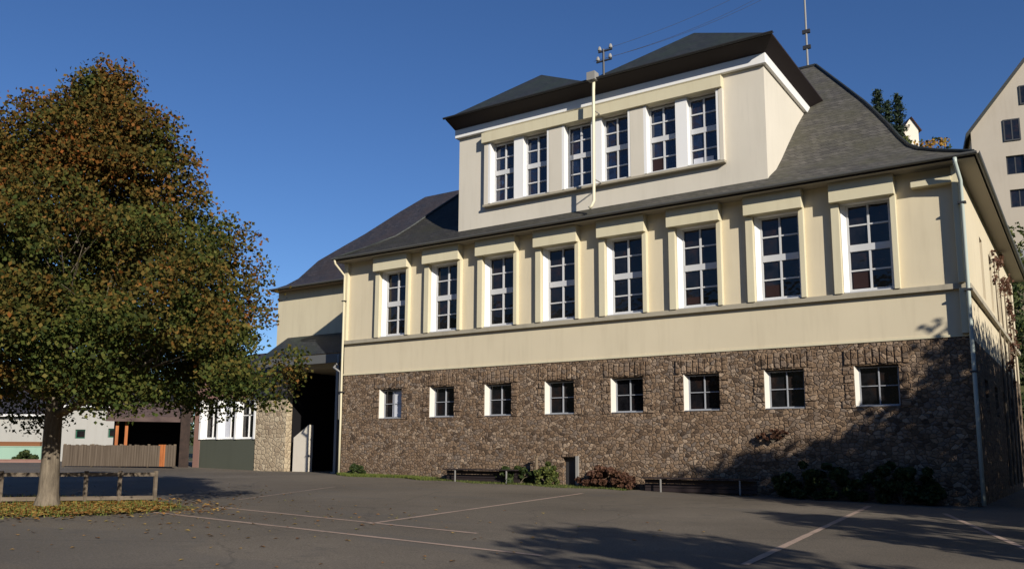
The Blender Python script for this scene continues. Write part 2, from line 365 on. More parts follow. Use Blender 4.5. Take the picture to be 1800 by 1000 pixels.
def window(name, parent, x0, x1, z0, z1, y, vbars, hbars, thick=(), fw=.06, bw=.028, frame='white_dull', glass='glass', label=None, reveal=None, sill=None, curtain=None, rsides='LRTB', sill_mat='white_dull'):
    """casement seen from -y. bars given as absolute coordinates; thick = wide transoms (z0, z1)"""
    b = MB()
    b.box(x0, x0+fw, y-.05, y+.04, z0, z1); b.box(x1-fw, x1, y-.05, y+.04, z0, z1)
    b.box(x0+fw, x1-fw, y-.05, y+.04, z0, z0+fw); b.box(x0+fw, x1-fw, y-.05, y+.04, z1-fw, z1)
    for a, c in thick: b.box(x0+fw, x1-fw, y-.055, y+.035, a, c)
    for xv in vbars: b.box(xv-bw, xv+bw, y-.045, y+.02, z0+fw, z1-fw)
    for zh in hbars: b.box(x0+fw, x1-fw, y-.035, y+.018, zh-bw*.8, zh+bw*.8)
    o = b.build(name, M[frame], parent)
    if label: o['label'] = label
    MB().box(x0+.02, x1-.02, y+.005, y+.015, z0+.02, z1-.02).build('pane', M[glass], o)
    if reveal:
        d0, xl, xr, zt, zb, mt = reveal            # lining from y=d0 back to the frame
        r = MB(); t = .012
        if 'L' in rsides: r.quad((xl,d0,zb),(xl,d0,zt),(x0,y-.05,z1),(x0,y-.05,z0))
        if 'R' in rsides: r.quad((xr,d0,zb),(x1,y-.05,z0),(x1,y-.05,z1),(xr,d0,zt))
        if 'T' in rsides: r.quad((xl,d0,zt),(xr,d0,zt),(x1,y-.05,z1),(x0,y-.05,z1))
        if 'B' in rsides: r.quad((xl,d0,zb),(x0,y-.05,z0),(x1,y-.05,z0),(xr,d0,zb))
        r.build('reveal', M[mt], o)
    if sill: MB().box(*sill).build('sill', M[sill_mat], o, bevel=.008)
    if curtain:
        cb = MB(); k = 16; a, c = curtain
        for i in range(k):
            u0 = a+(c-a)*i/k; u1 = a+(c-a)*(i+1)/k
            cb.quad((u0,y-.002-.004*math.sin(i*1.9),z0+.05),(u1,y-.002-.004*math.sin((i+1)*1.9),z0+.05),(u1,y-.002-.004*math.sin((i+1)*1.9),z1-.05),(u0,y-.002-.004*math.sin(i*1.9),z1-.05))
        cb.build('curtain', M['curtain'], o)
    return o

# ------------------------------------------------------------------ the school
X0, X1, YB = -.75, 22.48, 19.0
ZS, ZE = 3.22, 7.95
school = empty('school_building', (0, 0, 0), 'long cream school building with stone ground floor, slate roof and a big dormer', 'school building')
PER = 2.578
bays = [1.40+PER*k for k in range(8)]
PW = 1.22
holes = [(L-.13, L+PW+.05, 4.68, 7.36) for L in bays]
b = MB(); wall_front(b, X0, X1, ZS, ZE, holes)
side_w = [(1.9+2.9*k, 2.75+2.9*k, 5.0, 7.0) for k in range(1, 6)]
wall_front(b, 0, YB, ZS, ZE, side_w, side=True, X=X1)
b.quad((X0,YB,ZS),(X0,0,ZS),(X0,0,ZE),(X0,YB,ZE)); b.quad((X1,YB,ZS),(X0,YB,ZS),(X0,YB,ZE),(X1,YB,ZE))
b.build('plaster_wall', M['plaster'], school)
bper = 2.60
bb = [19.53-bper*(7-k) for k in range(8)]
bholes = [(L-.06, L+1.13, 1.38, 2.56) for L in bb]
cell = (9.80, 10.42, -1.3, -.06)
b = MB(); wall_front(b, X0, X1, -3.0, ZS-.012, bholes+[cell], depth=.4)
sb = [(3.2+3.1*k, 4.2+3.1*k, 1.3, 2.3) for k in range(4)]
wall_front(b, 0, YB, -3.0, ZS-.012, sb, side=True, X=X1, depth=.35)
b.quad((X0,YB,-3),(X0,0,-3),(X0,0,ZS-.012),(X0,YB,ZS-.012)); b.quad((X1,YB,-3),(X0,YB,-3),(X0,YB,ZS-.012),(X1,YB,ZS-.012))
b.build('stone_wall', M['stone'], school)
MB().box(X0-.01, X1+.01, -.03, .3, ZS-.012, ZS+.05).build('plaster_edge', M['trim'], school)
# rough stones standing proud of the basement wall, soldier courses over the openings
r = random.Random(3)
for L in bb:
    n = 9; b = MB()
    for i in range(n):
        u = L-.32+(1.75)*i/n; b.box(u+.015, u+.175, -.025-r.random()*.03, .02, 2.58+r.random()*.03, 3.0+r.random()*.08)
    for zz in np.arange(1.35, 2.5, .24):
        b.box(L-.28-r.random()*.15, L-.065, -.02-r.random()*.02, .02, zz+.01, zz+.22); b.box(L+1.135, L+1.35+r.random()*.15, -.02-r.random()*.02, .02, zz+.01, zz+.22)
    b.build('stone_surround', M['stone_lintel'], school, bevel=.015)
MB().box(X0-.02, X1+.05, -.13, .01, 4.50, 4.655).build('string_course', M['band'], school, bevel=.01)
MB().box(X1+.001, X1+.13, .02, YB, 4.50, 4.655).build('string_course', M['band'], school, bevel=.01)

for k, L in enumerate(bays):
    xr = L+PW
    window('window', school, L, xr, 4.74, 7.33, .2, [(L+xr)/2], [5.35, 6.70], [(5.92, 6.12)],
           reveal=(-.0, L-.12, xr+.04, 7.35, 4.69, 'white'), sill=(L-.10, xr+.04, -.10, .16, 4.66, 4.70),
           curtain=None)
    # raised surround: strips left and right, deep hood above
    for a, c in ((L-.36, L-.13), (xr+.05, xr+.20)): MB().box(a, c, -.17, .0, 4.655, 7.36).build('jamb_strip', M['trim'], school, bevel=.008)
    MB().box(L-.36, xr+.20, -.34, .0, 7.362, ZE-.003).build('window_hood', M['trim'], school, bevel=.004)
for k, L in enumerate(bb):
    x1 = L+1.10
    window('basement_window', school, L+.03, x1, 1.42, 2.53, .25, [(L+.03+x1)/2], [1.98], fw=.035, bw=.016, frame='frame_grey',
           reveal=(.0, L-.055, L+1.125, 2.555, 1.385, 'offwhite'), sill=(L-.02, L+1.10, -.02, .19, 1.385, 1.415), rsides='L', sill_mat='frame_grey',
           curtain=(L+.45, x1-.05) if k == 0 else None, label='small basement window with a white curtain, at the left end' if k == 0 else None)
for a, c, d, e in side_w:
    b = MB(); b.box(X1-.22, X1-.14, a, c, d, e)
    o = b.build('side_window', M['brown_wood'], school)
    MB().box(X1-.139, X1-.13, a+.1, c-.1, d+.1, e-.1).build('pane', M['glass'], o)
    MB().box(X1-.14, X1-.11, (a+c)/2-.03, (a+c)/2+.03, d+.1, e-.1).build('mullion', M['brown_wood'], o)
for a, c, d, e in sb:
    o = MB().box(X1-.22, X1-.14, a, c, d, e).build('side_window', M['white_dull'], school)
    MB().box(X1-.139, X1-.13, a+.07, c-.07, d+.07, e-.07).build('pane', M['glass'], o)
# things seen behind the glass
M['dark_red'] = mat('dark_red_cloth', (.018,.006,.006), .8)
wins = [o for o in bpy.data.objects if o.name.split('.')[0] == 'window' and o.parent == school]
for k in (5, 6, 7):
    L = bays[k]; MB().box(L+.10, L+.55, .196, .203, 4.83, 5.30-.12*(7-k)).build('curtain', M['dark_red'], wins[k])
# corner pilaster, panel moulding at the right end, frieze
MB().box(22.33, X1+.02, -.22, .0, ZS+.05, 4.50).box(22.33, X1+.02, -.22, .0, 4.655, ZE-.003).build('corner_pilaster', M['trim'], school, bevel=.01)
MB().box(X0-.02, -.55, -.14, .0, 4.655, ZE-.003).build('corner_pilaster', M['trim'], school, bevel=.01)
MB().box(21.3, 22.33, -.26, .0, 7.46, 7.64).build('wall_moulding', M['trim'], school, bevel=.01)
# cellar door in its niche
o = MB().box(9.82, 10.40, .18, .24, -1.3, -.08).build('cellar_door', M['iron'], school)
MB().box(10.33, 10.44, -.06, .2, -1.2, -.04).build('door_frame', M['pale_metal'], o)
MB().box(9.78, 10.33, -.03, .12, -.07, .02).build('lintel', M['stone'], o)

# roof: eaves, swept foot, hips
RX0, RX1, RY0, RY1 = X0-.15, X1+.48, -.62, YB+.5
ZG = 8.07
ringdef = [(ZG,0,0),(8.20,.35,.18),(8.48,.95,.65),(8.75,1.45,1.05),(9.15,1.83,1.75),(9.7,2.18,2.42),(10.5,2.63,3.3),(11.5,3.23,4.45),(12.33,3.75,5.5),(13.9,4.83,7.4),(16.05,6.33,9.9)]
b = MB(); rings = []
for z, ix, iy in ringdef:
    rings.append(len(b.v)); b.v += [(RX0+ix,RY0+iy,z),(RX1-ix,RY0+iy,z),(RX1-ix,RY1-iy,z),(RX0+ix,RY1-iy,z)]
for a, c in zip(rings, rings[1:]):
    for i in range(4): b.f.append((a+i, a+(i+1)%4, c+(i+1)%4, c+i))
b.build('roof', M['slate'], school)
b = MB(); t = .13
b.quad((RX0,RY0,7.95),(RX0,RY1,7.95),(RX1,RY1,7.95),(RX1,RY0,7.95))
for p, q in (((RX0,RY0),(RX1,RY0)),((RX1,RY0),(RX1,RY1)),((RX1,RY1),(RX0,RY1)),((RX0,RY1),(RX0,RY0))):
    pass
b.build('soffit', M['soffit_paint'], school)
b = MB()
for p, q in (((RX0,RY0),(RX1,RY0)),((RX1,RY0),(RX1,RY1)),((RX1,RY1),(RX0,RY1)),((RX0,RY1),(RX0,RY0))): b.quad((*p,7.949),(*q,7.949),(*q,ZG-.001),(*p,ZG-.001))
b.build('eaves_board', M['dark_wood'], school)
def half_gutter(name, p, q, rad, mtl, parent):
    p = Vector(p); q = Vector(q); d = (q-p).normalized(); n = Vector((d.y, -d.x, 0)); b = MB(); K = 8; th = .008
    for e in (p, q):
        for rr in (rad, rad-th):
            for k in range(K+1):
                a = math.pi*k/K; b.v.append(tuple(e + n*math.cos(a)*rr - Vector((0,0,1))*math.sin(a)*rr))
    S = 2*(K+1)
    for k in range(K):
        b.f.append((k, k+1, S+k+1, S+k)); b.f.append((K+1+k+1, K+1+k, S+K+1+k, S+K+1+k+1))
    b.f.append((0, S, S+K+1, K+1)); b.f.append((K, 2*K+1, S+2*K+1, S+K))
    return b.build(name, mtl, parent, smooth=False)
half_gutter('gutter', (RX0-.05,RY0-.075,ZG), (RX1+.08,RY0-.075,ZG), .075, M['gutter'], school)
half_gutter('gutter', (RX1+.075,RY0-.08,ZG), (RX1+.075,RY1,ZG), .075, M['gutter'], school)
# ridge and hip cappings
b = MB()
for fx in (0, 1):
    pts = [((RX1-ix) if fx else (RX0+ix), RY0+iy, z+.03) for z, ix, iy in ringdef]
    b.tube(pts, .055, 6)
b.tube([(RX0+6.35, RY0+9.9, 16.08), (RX1-6.35, RY0+9.9, 16.08)], .07, 6)
b.build('ridge_capping', M['slate_dark'], school)

# ---- dormer
dorm = bpy.data.objects.new('dormer', None); COL.objects.link(dorm); dorm.parent = school
DX0, DX1, DY = 5.0, 17.17, .2
groups = [(6.53, 9.22), (9.80, 12.50), (13.04, 15.68)]
b = MB(); wall_front(b, DX0, DX1, 8.3, 12.36, [(a, c, 9.44, 11.86) for a, c in groups], y=DY, depth=.25)
b.quad((DX1,DY,8.3),(DX1,7.5,8.3),(DX1,7.5,12.36),(DX1,DY,12.36)); b.quad((DX0,7.5,8.3),(DX0,DY,8.3),(DX0,DY,12.36),(DX0,7.5,12.36))
b.build('dormer_wall', M['plaster_dormer'], dorm)
# raised surround of the window band
for a, c in ((6.32, 6.50), (9.24, 9.79), (12.52, 13.03), (15.70, 15.84)):
    MB().box(a, c, DY-.17, DY, 9.42, 11.86).build('window_surround', M['plaster_dormer'], dorm, bevel=.008)
MB().box(6.25, 15.84, DY-.27, DY, 11.862, 12.26).build('window_hood', M['trim'], dorm, bevel=.008)
MB().box(6.28, 15.86, DY-.20, DY, 9.33, 9.418).build('window_sill', M['band'], dorm, bevel=.01)
dw = [(6.62,7.66),(8.08,9.14),(9.92,10.96),(11.38,12.42),(13.13,14.17),(14.58,15.62)]
for k, (a, c) in enumerate(dw):
    window('dormer_window', dorm, a, c, 9.50, 11.82, .36, [(a+c)/2], [10.02, 11.26], [(10.58, 10.76)], glass='glass_sky',
           sill=(a-.02, c+.02, .1, .31, 9.445, 9.49))
    if k == 5: MB().box(a+.10, c-.25, .350, .362, 9.57, 9.74).build('paper', M['curtain'], [o for o in dorm.children if o.name.startswith('dormer_window')][-1])
    if k == 4: MB().box(a+.09, a+.48, .350, .362, 9.57, 9.98).build('curtain', M['dark_red'], [o for o in dorm.children if o.name.startswith('dormer_window')][-1])
for (a, c), (p, q) in zip(groups, ((0,1),(2,3),(4,5))):
    for box in ((a-.01, a+.09, .03, .36), (dw[p][1], dw[q][0], .10, .38), (c-.06, c+.01, .03, .36)): MB().box(*box, 9.445, 11.858).build('window_jamb', M['white'], dorm)
# cornice, dark soffit, twin hipped roof
b = MB(); b.box(DX0-.12, DX1+.12, DY-.16, DY, 12.36, 12.70); b.box(DX1, DX1+.12, DY, 6.2, 12.36, 12.70); b.box(DX0-.12, DX0, DY, 6.2, 12.36, 12.70)
b.build('dormer_cornice', M['white'], dorm, bevel=.02)
EX0, EX1, EY, EZ = 4.82, 17.68, -.5, 13.02
XM = 11.1; P1, P2 = (7.85, 1.75, 14.95), (14.35, 1.55, 14.82); YE = 9.2
b = MB()
A, Mv, B = (EX0,EY,EZ), (XM,EY,EZ), (EX1,EY,EZ); A2, M2, B2 = (EX0,YE,EZ), (XM,YE,EZ+.02), (EX1,YE,EZ); R1, R2 = (P1[0],YE,P1[2]), (P2[0],YE,P2[2])
b.quad(A,Mv,P1); b.quad(Mv,B,P2); b.quad(A2,A,P1,R1); b.quad(Mv,M2,R1,P1); b.quad(M2,Mv,P2,R2); b.quad(B,B2,R2,P2)
b.quad(A2,R1,M2); b.quad(M2,R2,B2)
b.build('dormer_roof', M['slate_dark'], dorm)
b = MB(); z2 = 12.70; e = EZ-.05
c0, c1, c2, c3 = (DX0-.12,DY-.16,z2), (DX1+.12,DY-.16,z2), (DX1+.12,6.4,z2), (DX0-.12,6.4,z2)
E0, E1, E2, E3 = (EX0,EY,e), (EX1,EY,e), (EX1,6.4,e), (EX0,6.4,e)
b.quad(c0,c1,E1,E0); b.quad(c1,c2,E2,E1); b.quad(c3,c0,E0,E3)
for p, q in ((E0,E1),(E1,E2),(E3,E0)): b.quad(p, q, (q[0],q[1],EZ-.003), (p[0],p[1],EZ-.003))
b.build('dormer_soffit', M['dark_wood'], dorm)
half_gutter('dormer_gutter', (EX0-.06,EY-.06,EZ+.01), (EX1+.06,EY-.06,EZ+.01), .06, M['iron'], dorm)

# ---- downpipes
o = MB().tube([(11.42,-.52,13.0),(11.42,-.55,12.6),(11.40,-.55,8.62),(11.33,-.60,8.42),(11.26,-.64,8.36)], .055, 10).build('downpipe', M['pipe_cream'], school, smooth=True)
o['label'] = 'cream downpipe running down the middle of the dormer from the roof valley'
MB().box(11.24,11.56,-.72,-.42,12.95,13.24).tube([(11.4,-.57,12.9),(11.4,-.57,13.0)],[.07,.15],8).build('hopper', M['pale_metal'], o)
for z in (11.9, 9.4): MB().bar((11.40,-.55,z),(11.40,.0,z),.03).build('bracket', M['pale_metal'], o)
o = MB().tube([(22.50,-.69,8.0),(22.50,-.66,7.85),(22.56,-.30,7.45),(22.56,-.30,1.6),(22.56,-.3,-1.25)], .055, 10).build('downpipe', M['zinc_light'], school, smooth=True)
o['label'] = 'pale green-grey downpipe on the right corner'
for z in (6.8, 4.4, 2.2): MB().box(22.46,22.66,-.37,-.2,z,z+.05).build('bracket', M['iron'], o)
o = MB().tube([(-.80,-.69,8.0),(-.80,-.65,7.85),(-.66,-.22,7.4),(-.66,-.2,4.8),(-.66,-.2,3.3),(-.70,-.14,1.5),(-.70,-.14,-.85)], .045, 10).build('downpipe', M['trim'], school, smooth=True)
o['label'] = 'cream downpipe on the left corner'
for z in (6.3, 2.5): MB().box(-.76,-.58,-.26,-.05,z,z+.04).build('bracket', M['iron'], o)

t = empty('climbing_vine', (X1+.02, 12, 0), 'brownish climbing vine on the right side wall of the school', 'climbing plant')
r_ = np.random.default_rng(31); C_ = [(.08, r_.uniform(-4,5), 7.6-abs(r_.normal())*2.4) for _ in range(24)]
P = clumps(C_, [r_.uniform(.2,.5) for _ in C_], 260, 31); P[:,0] = np.abs(P[:,0])*.4+.03
leaf_mesh('foliage', P, .06, M['red_leaf'], t, seed=31)
b = MB()
for k in range(5): b.tube([(.05,-3+1.8*k,-1),(.06,-2.8+1.8*k,3),(.05,-3.2+1.9*k,7)], [.05,.04,.015], 6)
b.build('stem', M['bark'], t)

# ------------------------------------------------------------------ roof stands and wires
t = empty('service_mast', (11.75,-.2,13.0), 'small metal wire bracket with insulators above the dormer valley', 'wire bracket')
t.location = (11.7, -.3, 13.0)
MB().tube([(0,0,-.1),(0,0,1.15)], .04, 8).build('pole', M['iron'], t)
MB().bar((-.28,0,.72),(.32,.0,.72),.05).bar((-.2,0,1.08),(.34,0,1.08),.05).build('crossarm', M['iron'], t)
for x, z in ((-.22,.78),(.26,.78),(-.15,1.14),(.28,1.14)):
    MB().tube([(x,0,z-.03),(x,0,z),(x,0,z+.08),(x,0,z+.14)], [.03,.07,.06,.03], 8).build('insulator', M['pale_metal'], t)
zr = 16.05; mp = ony(1420, 118, 9.5)
t = empty('roof_mast', (mp.x, 9.5, 16.0), 'tall thin lattice mast with crossarms on the main ridge', 'roof mast')
H = 6.2; b = MB()
b.tube([(0,0,-.2),(0,0,H)], [.045,.035], 8).build('pole', M['pale_metal'], t)
for z in (1.05, 1.75, 4.1, 5.4):
    MB().bar((-.16,0,z),(.16,0,z),.10,.16).build('insulator', M['iron'], t)
MB().bar((-.8,0,3.6+.5),(1.2,0,3.6+.5),.05).bar((-.55,0,5.3),(.6,0,5.3),.05).build('crossarm', M['iron'], t)
mt = Vector((mp.x, 9.5, 20.2))
for i, (dz, dx, lab) in enumerate(((0,-.6,'lower'),(.0,.2,'middle'),(.9,.5,'upper'))):
    a = Vector((11.7-.15+dx*.4, -.3, 13.8+dz*.38)); c = mt+Vector((dx,0,dz+.1)); pts = []
    for k in range(17):
        u = k/16; p = a.lerp(c, u); p.z -= .35*4*u*(1-u); pts.append(p)
    tag(MB().tube(pts, .006, 4).build('overhead_wire', M['iron']), lab+' of the thin wires from dormer bracket to roof mast', 'wire', 'wires above the roof')

# ------------------------------------------------------------------ annex on the left
AY = 3.0; AX0, AX1 = -8.4, X0
annex = empty('annex_building', (-8, AY, -.9), 'set-back cream annex left of the school, with slate hip roof and a dark passage below', 'annex')
annex.location = (0, 0, 0)
b = MB(); wall_front(b, AX0, AX1, 4.0, 7.95, [], y=AY)
b.quad((AX0,12,4.0),(AX0,AY,4.0),(AX0,AY,7.95),(AX0,12,7.95)); b.quad((AX0,AY,4.0),(AX0,12,4.0),(AX1,12,4.0),(AX1,AY,4.0)); b.quad((AX1,12,4.0),(AX0,12,4.0),(AX0,12,7.95),(AX1,12,7.95))
b.build('upper_wall', M['plaster_annex'], annex)
# passage interior
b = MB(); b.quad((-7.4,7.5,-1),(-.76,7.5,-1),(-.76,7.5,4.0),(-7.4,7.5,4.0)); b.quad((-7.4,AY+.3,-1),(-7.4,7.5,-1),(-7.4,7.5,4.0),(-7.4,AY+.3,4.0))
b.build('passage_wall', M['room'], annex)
MB().box(-9.62,-7.4,AY-.05,AY+.35,-1.2,4.0).build('stone_pier', M['stone_pale'], annex, bevel=.02)
# roof of annex
er = [(8.02,0,0),(8.3,.55,.5),(8.65,.95,.9),(9.6,1.62,1.55),(10.48,2.5,2.5),(11.13,3.2,3.2),(12.37,4.4,4.4),(13.28,5.35,5.35)]
b = MB(); ex0, ey0, ey1 = AX0-.02, AY-.5, 13.4
for z, ix, iy in er: b.v += [(ex0+ix,ey0+iy,z),(6.0,ey0+iy,z),(6.0,ey1-iy,z),(ex0+ix,ey1-iy,z)]
for j in range(len(er)-1):
    a, c = j*4, j*4+4
    for i in (0, 2, 3): b.f.append((a+i, a+(i+1)%4, c+(i+1)%4, c+i))
b.build('roof', M['slate_annex'], annex)
MB().box(ex0, AX1-.02, ey0, AY, 7.93, 8.015).build('soffit', M['weathered'], annex)
half_gutter('gutter', (ex0,ey0-.07,8.03), (-1.25,ey0-.07,8.03), .065, M['gutter'], annex)
# lean-to roof over the passage
b = MB(); b.quad((-7.6,AY-1.7,4.42),(-.82,AY-1.7,4.42),(-.82,AY,5.62),(-7.6,AY,5.62)); b.quad((-7.6,AY-1.7,4.36),(-7.6,AY-1.7,4.42),(-7.6,AY,5.62),(-7.6,AY,4.36))
b.build('porch_roof', M['slate_dark'], annex)
MB().box(-7.6,-.84,AY-1.75,AY-1.65,3.98,4.37).build('porch_fascia', M['gutter'], annex)
for x in (-2.45,):
    o = MB().box(x-.07,x+.07,AY-1.68,AY-1.54,-1.1,3.98).build('porch_post', M['pale_metal'], annex)
    MB().box(x-.14,x+.14,AY-1.75,AY-1.47,-1.2,-.8).build('post_foot', M['pale_metal'], o)
MB().tube([(-2.25,AY-1.85,4.3),(-2.22,AY-1.85,3.95),(-1.2,-.12,3.55),(-.82,-.12,3.35),(-.82,-.12,1.4)], .05, 8).build('downpipe', M['pale_metal'], annex, smooth=True)
# pale wall piece in the passage, cut to the shape of its sunlit patch
b = MB(); y0, y1 = AY+.05, AY+.35
for y in (y0, y1): b.v += [(-6.95,y,-1.2),(-5.95,y,-1.2),(-5.95,y,1.35),(-6.95,y,.75)]
b.f = [(0,1,2,3),(7,6,5,4),(1,5,6,2),(3,2,6,7),(0,3,7,4)]
b.build('sunlit_wall_piece', M['lily'], annex)
# single-storey window wing
WX0, WX1 = -14.5, -9.64
b = MB(); wall_front(b, WX0, WX1, 2.75, 4.0, [], y=AY); b.box(WX0, WX0+.5, AY, AY+.3, -1.1, 2.75)
b.quad((WX0,9,-1.1),(WX0,AY,-1.1),(WX0,AY,4.0),(WX0,9,4.0)); b.quad((WX0,AY,4.0),(-8.4,AY,4.0),(-8.4,9,4.0),(WX0,9,4.0))
b.build('wing_wall', M['terracotta'], annex)
MB().box(WX0+.5, WX1, AY+.02, AY+.3, -1.1, .70).build('lower_panel', M['panel_green'], annex)
edges = [WX0+.52, -12.55, -11.15, -9.72]
for i in range(3):
    a, c = edges[i]+.16, edges[i+1]-.12
    window('wing_window', annex, a, c, .74, 2.72, AY+.24, [(a+c)/2], [1.9], fw=.07, frame='white', reveal=(AY-.02, a-.08, c+.06, 2.74, .71, 'white'),
           curtain=(a+.06, (a+c)/2-.03) if i == 1 else None)
for e_ in edges: MB().box(e_-.06, e_+.08, AY-.06, AY+.2, .70, 2.74).build('window_post', M['white'], annex)
b = MB(); b.quad((WX0-.4,AY-.4,3.95),(-7.62,AY-.4,3.95),(-8.4,AY+2,5.3),(WX0+1.8,AY+2,5.3)); b.quad((WX0-.4,9,3.95),(WX0-.4,AY-.4,3.95),(WX0+1.8,AY+2,5.3),(WX0+1.8,9,5.3))
b.build('wing_roof', M['slate_annex'], annex)

# ------------------------------------------------------------------ foot of the facade
def bench(x, y, rz, label, L=3.4):
    z = gz(x, y); t = empty('bench', (x, y, z), label, 'bench', 'dark benches along the school wall', rz)
    b = MB()
    for i in range(4): b.box(-L/2, L/2, -.22+i*.125, -.22+i*.125+.105, .43, .47)
    b.build('seat', M['dark_wood'], t, bevel=.006)
    b = MB()
    for i in range(3): b.box(-L/2, L/2, .05, .08, .03+i*.13, .145+i*.13)
    b.build('back_board', M['dark_wood'], t, bevel=.006)
    for u in (-L*.32, L*.38):
        MB().box(u-.02, u+.02, -.21, -.18, 0, .43).box(u-.02, u+.02, .2, .24, 0, .43).box(u-.02, u+.02, -.18, .2, .40, .43).build('leg', M['pale_metal'], t)
    return t
bench(6.75, -.55, 0, 'dark low bench between grass strip and cellar door', 3.2)
bench(14.9, -.55, 0, 'dark low bench in the shade right of the russet shrubs', 3.6)
tag(MB().tube([(0,0,0),(0,0,.96)], [.055,.05], 8).box(-.07,.07,-.07,.07,.96,1.0).build('wooden_post', M['weathered']), 'short pale wooden post standing left of the cellar door', 'post').location = (8.95, -.35, gz(8.95,-.35))

def shrub(name, x, y, rx, ry, h, mtl, label, cat='shrub', n=26, size=.05, per=900, group=None, seed=1, z=None):
    r = random.Random(seed*7+3); zz = gz(x, y) if z is None else z
    t = empty(name, (x, y, zz), label, cat, group)
    C = []; R = []
    for i in range(n):
        a = r.uniform(0, 6.28); q = math.sqrt(r.random())
        hh = h*(1-.5*q*q)
        C.append((rx*q*math.cos(a), ry*q*math.sin(a), r.uniform(.15,.9)*hh)); R.append(min(rx,ry,h)*r.uniform(.28,.5))
    leaf_mesh('foliage', clumps(C, R, per/(min(rx,ry,h)**2*.15), seed), size, mtl, t, seed=seed)
    b = MB()
    for i in range(7):
        c = C[i]; b.tube([(0,0,-.05),(c[0]*.4,c[1]*.4,c[2]*.6),c], [.02,.012,.005], 5)
    b.build('stem', M['bark'], t)
    return t
shrub('shrub', .55, -.4, .30, .25, .55, M['shrub'], 'small dark green shrub at the left foot of the stone wall', seed=2, n=12, per=260)
shrub('shrub', 8.2, -.35, .9, .3, .75, M['shrub'], 'sparse green shrub just left of the wooden post', seed=3, per=220, size=.045)
shrub('shrub', 9.35, -.35, .40, .28, .85, M['moss_leaf'], 'olive green shrub between wooden post and cellar door', seed=4, per=160, size=.045)
shrub('shrub', 11.5, -.35, .95, .30, .85, M['red_leaf'], 'russet shrub right of the cellar door', seed=5, per=260, size=.05, n=34)
shrub('shrub', 12.2, -.4, .4, .3, .7, M['red_leaf'], 'low russet bush beside the left end of the right-hand bench', seed=15, per=160, size=.05, n=14)
shrub('shrub', 18.3, -.45, 1.2, .36, 1.2, M['shrub'], 'dark bush in the shade under the seventh basement window', seed=6, per=260, size=.06, n=40)
shrub('shrub', 20.6, -.50, 1.2, .38, 1.3, M['shrub'], 'dark bush in the shade at the right end of the wall', seed=7, per=260, size=.06, n=40)
shrub('shrub', 17.1, -.12, .45, .10, .45, M['red_leaf'], 'small rust-brown creeper patch on the wall right of the bench', seed=8, per=90, size=.05, n=14, z=.45)

# grass strip (uncountable) and leaf litter
def on_ground(x, y, z=0): return np.stack([x, y, np.array([gz(a, c) for a, c in zip(x, y)])+z], 1)
def blades(name, x, y, h, mtl, seed):
    r = np.random.default_rng(seed); n = len(x); P = on_ground(x, y); a = r.uniform(0, 6.28, n); w_ = .012
    d = np.stack([np.cos(a), np.sin(a), np.zeros(n)], 1)*w_; l = r.normal(size=(n,3))*.03; l[:,2] = h*r.uniform(.5,1.2,n)
    V = np.stack([P-d, P+d, P+l], 1).reshape(-1,3); me = bpy.data.meshes.new(name)
    me.from_pydata(V.tolist(), [], np.arange(3*n).reshape(-1,3).tolist()); me.materials.append(mtl)
    o = bpy.data.objects.new(name, me); COL.objects.link(o); return o
n = 9000; gx = RNG.uniform(-.5,4.6,n); gy = -RNG.uniform(0.02,1,n)*(.75+.35*np.sin(gx*1.7))
tag(blades('grass', gx, gy, .11, M['grass'], 4), 'bright green grass strip at the left foot of the stone wall', 'grass', kind='stuff')
n = 5200; ux = RNG.uniform(4.6,12.6,n); uy = -RNG.uniform(0,1,n)**1.4*(1.0+.3*np.sin(ux*2))-.02
tag(blades('weeds', ux, uy, .07, M['moss_leaf'], 5), 'low dry weeds along the foot of the wall', 'weeds', kind='stuff')
# bed round the tree
TX, TY = 6.74, -16.07
b = MB(); ring = []; K = 48
for k in range(K):
    a = 2*math.pi*k/K; q = 1+.10*math.sin(3*a+1)+.05*math.sin(7*a)
    u = Vector((rt.x, rt.y)); v_ = Vector((-rt.y, rt.x)); p = Vector((TX-1.0, TY-.75)) + u*math.cos(a)*3.8*q + v_*math.sin(a)*2.3*q
    ring.append(p)
cpt = sum(ring, Vector((0,0)))/K
for k in range(K):
    p, q = ring[k], ring[(k+1) % K]; b.quad((cpt.x,cpt.y,gz(cpt.x,cpt.y)+.05),(p.x,p.y,gz(p.x,p.y)+.012),(q.x,q.y,gz(q.x,q.y)+.012))
tag(b.build('tree_bed', M['soil'], smooth=True), kind='structure')
def in_bed(n, seed, spread=1.0, sx=3.8, sy=2.3):
    r = np.random.default_rng(seed); a = r.uniform(0, 6.28, n); q = np.sqrt(r.uniform(0,1,n))*spread
    return cpt.x+rt.x*np.cos(a)*sx*q-rt.y*np.sin(a)*sy*q, cpt.y+rt.y*np.cos(a)*sx*q+rt.x*np.sin(a)*sy*q
x, y = in_bed(9000, 6, 1.02); x2, y2 = in_bed(1800, 16, 1.35); x = np.concatenate([x, x2]); y = np.concatenate([y, y2])
tag(leaf_mesh('leaf_litter', on_ground(x, y, .05), .045, M['litter'], flat=2.0, seed=3), 'orange and yellow fallen leaves in the tree bed', 'fallen leaves', kind='stuff')
x, y = in_bed(3500, 8, 1.05); tag(blades('bed_grass', x, y, .13, M['grass'], 9), 'thin grass growing among leaves round the tree', 'grass', kind='stuff')
r_ = np.random.default_rng(5); x = TX+r_.normal(size=500)*5+2; y = TY+r_.normal(size=500)*3.0+1
k_ = (y < -1.0); tag(leaf_mesh('scattered_leaves', on_ground(x[k_], y[k_], .012), .04, M['litter'], flat=4.0, seed=4), 'single dry leaves scattered over the asphalt', 'fallen leaves', kind='stuff')

